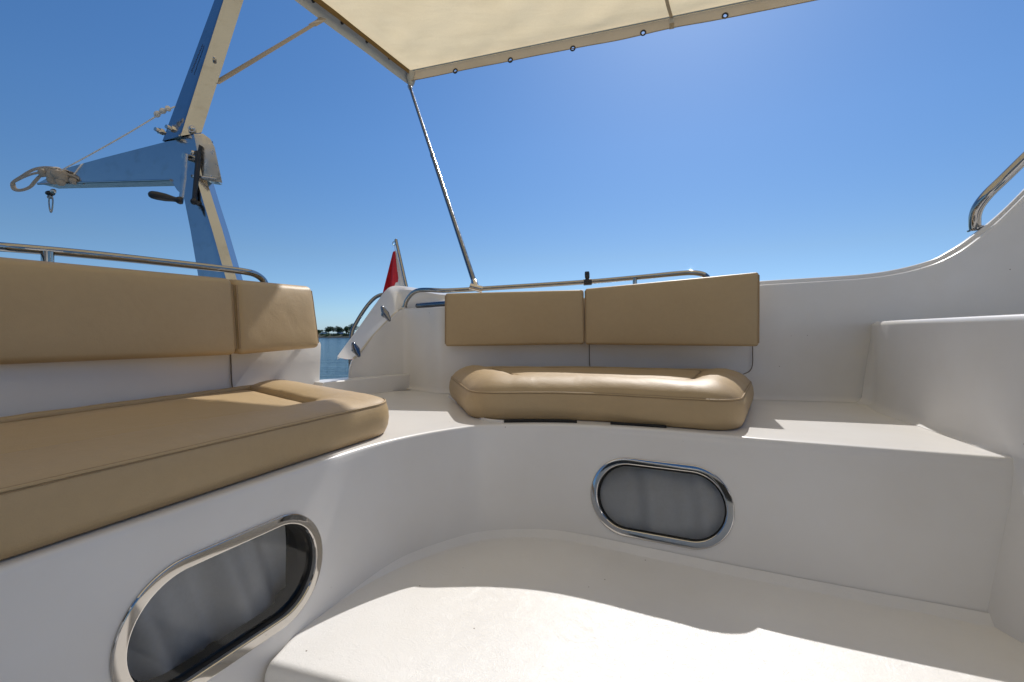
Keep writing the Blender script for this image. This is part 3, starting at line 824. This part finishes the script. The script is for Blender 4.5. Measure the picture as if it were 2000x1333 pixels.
# davit arm: two side plates and a bottom web
pl_n = V((-.24, -.97, 0)).normalized(); pl0 = P(386, 330, 2.296)
H2 = lambda px, py: plane_hit(px, py, pl0, pl_n)
arm_px = [(76, 357), (128, 329), (200, 309), (290, 286), (372, 265), (386, 263), (386, 330), (383, 405), (346, 372), (333, 351), (200, 356)]
arm = [H2(*q) for q in arm_px]
mb = MB(); mb.prism(arm, -pl_n*.004)
mb.prism([p-pl_n*.085 for p in arm], -pl_n*.004)
lo = [H2(76, 358), H2(333, 351)]
mb.box((lo[0]+lo[1])/2-pl_n*.043+V((0, 0, -.001)), (lo[1]-lo[0])/2, pl_n*.05, (0, 0, .002))
e2 = [H2(335, 352), H2(347, 372)]
mb.box((e2[0]+e2[1])/2-pl_n*.043, (e2[1]-e2[0])/2, pl_n*.043, (.002, 0, 0))
arm_o = mb.build('davit_arm', M['alu'], mast, 30)
mb = MB(); a, b = H2(76, 360), H2(335, 352.5); mb.tube([a+pl_n*.004, b+pl_n*.004], .006, 8); mb.build('arm_flange', M['alu'], arm_o, 60)
# winch plate and housing
pp = [P(378, 262, 2.285), P(396, 261, 2.29), P(411, 272, 2.295), P(419, 288, 2.30), P(434, 357, 2.31), P(396, 351, 2.285)]
pn = (pp[4]-pp[0]).cross(pp[5]-pp[0]).normalized()
if pn.y < 0: pn = -pn
mb = MB(); mb.prism(pp, pn*.006); plate = mb.build('winch_plate', M['plate'], mast, 30, bevel=.0015)
mb = MB()
for k, (py, x0, x1) in enumerate(((316, 396, 406), (316, 413, 420), (322, 394, 420), (328, 398, 421), (333, 398, 424), (337, 399, 425), (341, 399, 427))):
    x = x0
    while x < x1:
        w = random.uniform(1.2, 3.2); a = plane_hit(x, py+(x-x0)*.14, pp[0], pn)-pn*.0012; b = plane_hit(min(x+w, x1), py+(x+w-x0)*.14, pp[0], pn)-pn*.0012
        mb.box((a+b)/2, (b-a)/2, pn*.0006, (0, 0, .0016)); x += w+1.1
mb.build('etched_lettering', M['mark'], plate, None)
for px, py in ((392, 266), (396, 273), (413, 345)):
    q = plane_hit(px, py, pp[0], pn); mb = MB(); mb.tube([q, q-pn*.006], .0045, 8); mb.build('rivet', M['dull'], plate, 40)
mb = MB(); q = plane_hit(393, 293, pp[0], pn); mb.box(q-pn*.008, V((.008, .002, -.004)), pn*.008, (.003, 0, .016)); mb.box(q-pn*.010+V((.004, 0, -.02)), V((.006, .002, 0)), pn*.006, (.002, 0, .01)); mb.build('pawl', M['blackp'], plate, 30, bevel=.002)
mb = MB(); q = P(404, 352, 2.32); mb.box(q, (.055, .012, -.004), (-.01, .04, 0), (0, 0, .006)); mb.build('plate_lip', M['dull'], plate, 30, bevel=.002)
crank_c = P(366, 306, 2.255)
mb = MB(); mb.tube([crank_c+V((-.015, -.005, 0)), P(388, 314, 2.32)], .016, 12); mb.sphere(crank_c+V((.02, .01, .022)), .012)
crank = mb.build('winch_crank', M['dull'], mast, 40)
ce = P(353, 393, 2.235); mb = MB(); mb.tube([crank_c+V((-.006, -.004, .01)), lerp(crank_c, ce, .5), ce-V((0, 0, .01))], 0, 10, True, [(.013, .005)]*3, flat=(1, 0, 0)); mb.build('crank_arm', M['dull'], crank, 50)
h0, h1 = P(357, 393, 2.22), P(289, 379, 2.16)
mb = MB(); ts = [0, .06, .14, .2, .28, .5, .75, .9, .97, 1]; rs = [.016, .019, .017, .012, .013, .0185, .020, .018, .012, .003]
mb.tube([lerp(h0, h1, t) for t in ts], 0, 14, True, rs); mb.build('crank_handle', M['blackp'], crank, 60)
mb = MB(); k0, k1, k2 = P(387, 316, 2.27), P(379, 394, 2.255), P(400, 404, 2.28)
mb.tube([k0, lerp(k0, k1, .5), k1], 0, 10, True, [.0125, .0115, .010]); mb.sphere(k1, .0165); mb.tube([k1, lerp(k1, k2, .6), k2], 0, 10, True, [.012, .011, .009]); mb.tube([k0+V((0, .0, .05)), k0], .014, 8)
mb.build('brake_lever', M['blackp'], mast, 60)

# lashing on the arm
lash = empty('lashing_strap', (0, 0, 0), 'worn tan webbing strap wound in a knotted bundle on the tip of the davit arm', 'strap')
def ribbon(pts, w, t, flat, name, parent, m=M['webbing']):
    mb = MB(); mb.tube(cat_rom(pts, 8), 0, 8, True, [(t, w)]*((len(pts)-1)*8+1), flat=flat); return mb.build(name, m, parent, 60)
D = 2.55
ribbon([P(146, 358, D), P(135, 345, D-.05), P(118, 333, D-.06), P(92, 328, D-.05), P(68, 331, D-.05), P(45, 343, D-.05), P(26, 357, D-.04), P(28, 369, D-.05), P(40, 372, D-.06), P(58, 366, D-.06), P(70, 353, D-.06), P(78, 345, D-.06), P(88, 342, D-.06)], .0115, .0025, (.35, -.85, .4), 'loop', lash)
ribbon([P(27, 356, D-.05), P(50, 345, D-.06), P(75, 338, D-.07), P(100, 341, D-.06)], .010, .0025, (.35, -.85, .4), 'loop', lash)
ribbon([P(122, 337, D-.07), P(150, 347, D-.06), P(165, 360, D-.05)], .006, .003, (.35, -.85, .4), 'loop', lash)
mb = MB()
for k, (px, py, r) in enumerate(((84, 338, .022), (100, 339, .028), (112, 341, .03), (122, 346, .03), (134, 350, .026), (104, 351, .022), (118, 356, .022), (92, 332, .018), (143, 354, .018))):
    mb.sphere(P(px, py, D-.06+.02*math.sin(k*2)), r, (1.15, 1, .95), 10, 7)
for v_ in mb.v: v_ += V((noise.noise(v_*30), noise.noise(v_*30+V((9, 0, 0))), noise.noise(v_*30+V((0, 9, 0)))))*.008
mb.build('knot', M['webbing'], lash, 60)
for k in range(7):
    a = 2*math.pi*k/7; c = P(113+6*math.sin(k*2.3), 344+3*math.cos(k*1.7), D-.055); ring = []
    ax = V((math.sin(k*1.3)*.6+.6, .2, math.cos(k*1.1)*.5)).normalized(); u = ax.orthogonal().normalized(); w = ax.cross(u)
    for q in range(18): b = 2*math.pi*q/18; ring.append(c+u*math.cos(b)*(.034+.006*(k % 3))+w*math.sin(b)*.036)
    mb = MB(); mb.tube(ring, 0, 8, closed=True, rs=[(.003, .0095)]*18, flat=ax.orthogonal()); mb.build('winding', M['webbing'], lash, 60)
ta, tb = P(118, 334, D-.07), P(336, 211, 2.45)
ribbon([ta, lerp(ta, tb, .25)-V((0, 0, .004)), lerp(ta, tb, .6)-V((0, 0, .004)), tb, tb+V((.06, .03, .03))], .0058, .0018, (.35, -.85, .4), 'taut_line', lash, M['paper'])
mb = MB(); mb.tube(cat_rom([P(304, 228, 2.375), P(310, 220, 2.37), P(318, 217, 2.37), P(327, 213, 2.365), P(330, 212, 2.36)], 4), 0, 10, True, [.004+.011*abs(math.sin(k*.55+.4)) for k in range(17)])
mb.build('rag_tie', M['paper'], lash, 60)
# snap hook below the arm tip
hook = empty('snap_hook', (0, 0, 0), 'small steel snap hook hanging from a black pulley under the davit arm tip', 'hook')
mb = MB(); c = P(98, 378, 2.57); mb.sphere(c, .024, (1, .8, .6)); mb.build('pulley', M['blackp'], hook, 60)
mb = MB(); mb.sphere(P(104, 374, 2.55), .017, (1, .6, .8)); mb.build('pulley_cheek', M['dull'], hook, 60)
mb = MB(); a = 0; ring = []
for q in range(28):
    b = 2*math.pi*q/28; ring.append(P(99.5, 399, 2.57)+V((.0105*math.cos(b)*(1+.3*math.sin(b)), 0, .046*math.sin(b))))
mb.tube(ring, .0042, 8, closed=True); mb.tube([P(99, 378, 2.57), P(98, 385, 2.57)], .006, 8)
ring = [P(97.5, 385, 2.57)+V((.013*math.cos(2*math.pi*q/16), 0, .008*math.sin(2*math.pi*q/16))) for q in range(16)]
mb.tube(ring, .004, 8, closed=True); mb.build('carabiner', M['steel'], hook, 60)

# tensioning strap from mast to bimini
ten = empty('tension_strap', (0, 0, 0), 'flat tan webbing strap pulled taut between the mast and the bimini edge', 'strap')
ta, tb = P(421, 163, 2.50), plane_hit(630, 38, c0+ln*.03, ln)
ribbon([ta, lerp(ta, tb, .33), lerp(ta, tb, .66), lerp(ta, tb, .985)], .021, .002, (.2, -.8, .55), 'webbing', ten)
ribbon([lerp(ta, tb, .86), lerp(ta, tb, .90), lerp(ta, tb, .97), tb+V((0, 0, .01))], .032, .003, (.2, -.8, .55), 'sewn_end', ten)

# ================================================================== FLAG, ROD
DFL = 3.62
fp = empty('flagpole', (0, 0, 0), 'slanting steel flagpole behind the white quarter wing', 'flagpole')
mb = MB(); mb.tube([P(773.5, 470, DFL), P(812, 640, DFL-.15)], .0125, 12); mb.sphere(P(773.5, 470, DFL), .0135); mb.build('pole', M['steel'], fp, 50)
mb = MB(); c = P(769.5, 476, DFL); mb.tube([c+V((.012*math.cos(a), 0, .014*math.sin(a))) for a in [2*math.pi*k/16 for k in range(16)]], .0028, 6, closed=True); mb.build('halyard_ring', M['steel'], fp, 60)
mb = MB(); mb.tube([P(771, 480, DFL), P(772, 492, DFL)], .0025, 6); mb.build('halyard', M['white'], fp, 60)
mb = MB(); n1, n2 = 70, 48; rows = []
# hanging cloth: hoist along the pole side, fly edge falling to the left
for j in range(n1):
    t = j/(n1-1)
    hoist = lerp(V((774, 490)), V((797, 586)), t); fly = lerp(V((767.5, 492)), V((742, 594)), t)
    row = []
    for i in range(n2):
        s = i/(n2-1); q = lerp(hoist, fly, s)
        dep = DFL-.02+(.035*math.sin(s*8.5+t*1.2)+.015*math.sin(s*17))*(.25+t)
        row.append(P(q.x, q.y, dep))
    rows.append(row)
vs = [p for r in rows for p in r]; fr_, fw_ = [], []
for j in range(n1-1):
    for i in range(n2-1):
        s = (i+.5)/(n2-1); t = (j+.5)/(n1-1); q = [j*n2+i, j*n2+i+1, (j+1)*n2+i+1, (j+1)*n2+i]
        white = s < .30-.08*t+.22*smooth((t-.52)/.3)*(1 if s < .62 else .4) or (t > .62 and s < .72-(.95-t)*.9)
        (fw_ if white else fr_).append(q)
mb.add(vs, fr_, 0); mb.f += fw_; mb.mi += [1]*len(fw_)
fl_o = mb.build('flag', [M['red'], M['white']], None, 70, weld=False); tag(fl_o, 'red and white flag hanging limp from the slanting flagpole', 'flag')
rod = empty('socket_rod', (0, 0, 0), 'short black upright rod clipped to the aft rail behind the corner backrests', 'rod')
mb = MB(); a, b = P(1147.5, 556, 2.82), P(1146.5, 531, 2.82); mb.tube([a, lerp(a, b, .45), lerp(a, b, .5), lerp(a, b, .8), b], 0, 12, True, [.012, .011, .0145, .0155, .0135]); mb.build('shaft', M['blackp'], rod, 40)
mb = MB(); mb.tube([P(1140, 552, 2.825), P(1155, 551, 2.825)], .020, 12); mb.build('rail_clip', M['blackp'], rod, 40)

# ================================================================== WATER, BANK, TREES
ZW = -2.6
def water_mat():
    m, nt, b = mat('river_water'); v = coords(nt, (.05, .5, 1))
    b.inputs['Base Color'].default_value = (.035, .085, .115, 1); b.inputs['Roughness'].default_value = .14; b.inputs['IOR'].default_value = 1.333
    n = noise_tex(nt, v, 1.6, 5, .6, .6); n2 = noise_tex(nt, coords(nt, (.25, 1, 1)), 1.3, 4, .6, .3)
    pr = bump(nt, b, n.outputs['Fac'], 1.0, .6); bump(nt, b, n2.outputs['Fac'], .6, .6, pr)
    return m
mb = MB(); S = 6000
mb.add([(-S, -S, ZW), (S, -S, ZW), (S, S, ZW), (-S, S, ZW)], [(0, 1, 2, 3)]); tag(mb.build('water', water_mat(), None, None), 'blue rippled river water', 'water', kind='structure')

DB = (0-ZW)*F/(660-HZ)                     # distance of the far bank
def bank_mat():
    m, nt, b = mat('bank_soil_and_grass'); v = coords(nt)
    n = noise_tex(nt, v, .35, 6, .7); c = ramp(nt, n.outputs['Fac'], [(.38, (.075, .055, .042)), (.5, (.05, .06, .025)), (.62, (.055, .085, .02))])
    sep = node(nt, 'ShaderNodeSeparateXYZ'); nt.links.new(v, sep.inputs[0])
    gr = ramp(nt, sep.outputs['Z'], [(.0, 0), (1, 1)]); mr = node(nt, 'ShaderNodeMapRange'); nt.links.new(sep.outputs['Z'], mr.inputs['Value'])
    mr.inputs['From Min'].default_value = ZW; mr.inputs['From Max'].default_value = ZW+1.2
    nt.links.new(mixc(nt, mr.outputs[0], (.05, .042, .036), c.outputs['Color']), b.inputs['Base Color']); b.inputs['Roughness'].default_value = .9
    return m
mb = MB(); rows = []
for i in range(220):
    x = lerp(-420, 420, i/219); r = []
    for dy, z in ((0, -.6), (1.2, .25), (2.5, .7), (6, 1.25), (11, 1.7), (20, 1.9), (200, 2.2)):
        r.append(V((x, DB+dy+noise.noise(V((x*.05, dy, 0)))*1.5, ZW+z+(noise.noise(V((x*.12, dy*.3, 2)))*.5 if z > 0 else 0))))
    rows.append(r)
mb.grid(rows); tag(mb.build('riverbank', bank_mat(), None, 60), 'low muddy far bank with grass', 'riverbank', kind='structure')
def leaf_mat(name, a, b_):
    m, nt, b = mat(name); v = coords(nt); n = noise_tex(nt, v, .8, 4, .6)
    nt.links.new(mixc(nt, n.outputs['Fac'], a, b_), b.inputs['Base Color']); b.inputs['Roughness'].default_value = .7; return m
LM = [leaf_mat('leaves_dark', (.05, .085, .03), (.085, .13, .045)), leaf_mat('leaves_mid', (.065, .115, .03), (.11, .165, .05)), leaf_mat('leaves_pale', (.09, .13, .07), (.14, .19, .10))]  # leaf tones lightened to carry distance haze in the colour
BARK = plain('bark', (.07, .05, .035), .9, 0, 3)
def leaves(mb, c, r, sc, n, size):
    lobes = [(V((random.gauss(0, .42), random.gauss(0, .42), random.gauss(0, .35))), random.uniform(.32, .6)) for _ in range(11)]
    for _ in range(n):
        lc, lr = random.choice(lobes); d = V((random.gauss(0, 1), random.gauss(0, 1), random.gauss(0, 1))).normalized()*lr*random.random()**.4
        p = lc+d; p = V((p.x*r*sc[0], p.y*r*sc[0], p.z*r*sc[1]))+V(c)
        n_ = V((random.gauss(0, 1), random.gauss(0, 1), random.gauss(.4, 1))).normalized(); u = n_.orthogonal().normalized(); w = n_.cross(u)
        a = random.uniform(0, 6.28); u, w = u*math.cos(a)+w*math.sin(a), w*math.cos(a)-u*math.sin(a); s = size*random.uniform(.6, 1.3)
        mb.add([p-u*s, p-w*s*.6, p+u*s, p+w*s*.6], [(0, 1, 2, 3)])
def tree(px, top_px, w_px, dy, lm, label):
    d = DB+dy; c = P(px, HZ, d); zg = ZW+1.7; zt = (HZ-top_px)/F*d; r = w_px/F*d/2; h = zt-zg
    t = empty('tree', (0, 0, 0), label, 'tree', 'trees on the far bank')
    mb = MB(); mb.tube([V((c.x, d, zg-.3)), V((c.x+.1, d, zg+h*.3)), V((c.x-.1, d, zg+h*.6))], 0, 8, True, [.3, .22, .1])
    for k in range(5):
        a = k*1.26; mb.tube([V((c.x, d, zg+h*.3)), V((c.x+math.cos(a)*r*.6, d+math.sin(a)*r*.6, zg+h*.68))], 0, 6, True, [.14, .04])
    mb.build('trunk', BARK, t, 60)
    mb = MB(); leaves(mb, (c.x, d, zg+h*.60), r*1.05, (1, h*.42/r), 1300, .30); mb.build('crown', LM[lm], t, None, weld=False)
for a in ((622, 643, 16, 16, 1, 'low tree on the far bank half hidden behind the left backrest'),
          (642, 638, 19, 14, 0, 'round dark tree standing alone at the left of the far bank'),
          (661, 638, 17, 15, 0, 'broad tree left of the pair growing together on the far bank'),
          (676, 637, 20, 17, 1, 'denser tree right of the pair growing together on the far bank'),
          (690, 631, 17, 12, 2, 'tallest pale tree on the far bank, rising beside the slanting rail')):
    tree(*a)
for k, (px, py, w) in enumerate(((640, 654, 14), (652, 653, 10), (660, 652, 9), (672, 655, 12), (684, 654, 14), (630, 655, 10))):
    d = DB+5+k % 3; mb = MB(); c = P(px, HZ, d); leaves(mb, (c.x, d, ZW+1.6), w/F*d/2, (1, .55), 420, .22)
    lab = ['wide bush low on the bank below the lone round tree', 'grassy bush just right of the lone round tree', 'bright green bush between the lone tree and the paired trees',
           'low bush below the right of the paired trees', 'bush at the waterline nearest the slanting rail', 'small bush at the waterline nearest the left backrest'][k]
    tag(mb.build('shrub', LM[(k+1) % 3], None, None, weld=False), lab, 'shrub', 'bushes on the far bank')
def car(px, d, colm, label):
    c = P(px, HZ, d); zg = ZW+1.75; o = empty('parked_car', (0, 0, 0), label, 'car', 'cars parked on the far bank')
    pr = [(-2.1, .35), (2.1, .35), (2.1, .8), (1.3, .95), (.7, 1.45), (-1.2, 1.45), (-1.8, .95), (-2.1, .9)]
    mb = MB(); mb.prism([V((c.x+x, d-.85, zg+z)) for x, z in pr], (0, 1.7, 0)); mb.build('body', colm, o, 30, bevel=.06)
    mb = MB(); mb.prism([V((c.x+x, d-.86, zg+z)) for x, z in ((1.1, .98), (.6, 1.38), (-1.1, 1.38), (-1.5, .98))], (0, 1.72, 0)); mb.build('window', M['blackp'], o, 30)
    for x in (-1.3, 1.3):
        mb = MB(); mb.tube([V((c.x+x, d-.9, zg+.32)), V((c.x+x, d+.9, zg+.32))], .32, 14); mb.build('wheel', M['black'], o, 40)
car(634, DB+11, plain('white_car_paint', (.75, .76, .78), .3), 'white car parked under the lone round tree on the far bank')
car(665, DB+12, plain('pale_blue_car_paint', (.35, .42, .6), .3), 'pale blue car parked in front of the paired trees on the far bank')

# ================================================================== LIGHT AND CAMERA
AZ, EL = math.radians(21.5), math.radians(44.5)
sd = V((math.sin(AZ)*math.cos(EL), math.cos(AZ)*math.cos(EL), math.sin(EL)))
w = bpy.data.worlds.new('World'); scn.world = w; w.use_nodes = True; nt = w.node_tree
sky = nt.nodes.new('ShaderNodeTexSky'); sky.sky_type = 'NISHITA'; sky.sun_disc = False
sky.sun_elevation = EL; sky.sun_rotation = AZ; sky.air_density = .85; sky.dust_density = .22; sky.ozone_density = 3.0; sky.altitude = 0
bg = nt.nodes['Background']
hs = nt.nodes.new('ShaderNodeHueSaturation'); hs.inputs['Saturation'].default_value = 1.17
tint = nt.nodes.new('ShaderNodeMix'); tint.data_type = 'RGBA'; tint.blend_type = 'MULTIPLY'; tint.inputs[0].default_value = 1; tint.inputs[7].default_value = (.88, 1.05, 1.13, 1)
nt.links.new(sky.outputs[0], hs.inputs['Color']); nt.links.new(hs.outputs[0], tint.inputs[6]); 
tcw = nt.nodes.new('ShaderNodeTexCoord'); sp = nt.nodes.new('ShaderNodeSeparateXYZ'); nt.links.new(tcw.outputs['Generated'], sp.inputs[0])
rp = ramp(nt, sp.outputs['Z'], [(0, (.60, .70, 1.0)), (.05, (.72, .74, .86)), (.16, (.92, .80, .77)), (.37, (1.03, .96, .95)), (.65, (1.04, 1.04, 1.06))])
t2 = nt.nodes.new('ShaderNodeMix'); t2.data_type = 'RGBA'; t2.blend_type = 'MULTIPLY'; t2.inputs[0].default_value = 1
nt.links.new(tint.outputs[2], t2.inputs[6]); nt.links.new(rp.outputs['Color'], t2.inputs[7]); nt.links.new(t2.outputs[2], bg.inputs['Color']); bg.inputs['Strength'].default_value = .106
sl = bpy.data.lights.new('sun', 'SUN'); sl.energy = 3.85; sl.angle = math.radians(.5); sl.color = (1, .97, .94)
so = bpy.data.objects.new('sun', sl); COL.objects.link(so); so.rotation_euler = (-sd).to_track_quat('-Z', 'Y').to_euler(); so.location = sd*30
cd = bpy.data.cameras.new('camera'); cam = bpy.data.objects.new('camera', cd); COL.objects.link(cam)
cd.sensor_width = 36; cd.lens = F/2000*36; cd.clip_start = .02; cd.clip_end = 20000
cd.shift_y = (HZ-666.5)/2000; cam.location = (0, 0, 0); cam.rotation_euler = (math.pi/2, 0, 0)
scn.camera = cam
vs_ = scn.view_settings; vs_.view_transform = 'Standard'; vs_.look = 'None'; vs_.exposure = 0; vs_.gamma = 1
scn.cycles.max_bounces = 10; scn.cycles.diffuse_bounces = 6; scn.cycles.transparent_max_bounces = 12
scn.cycles.use_denoising = True
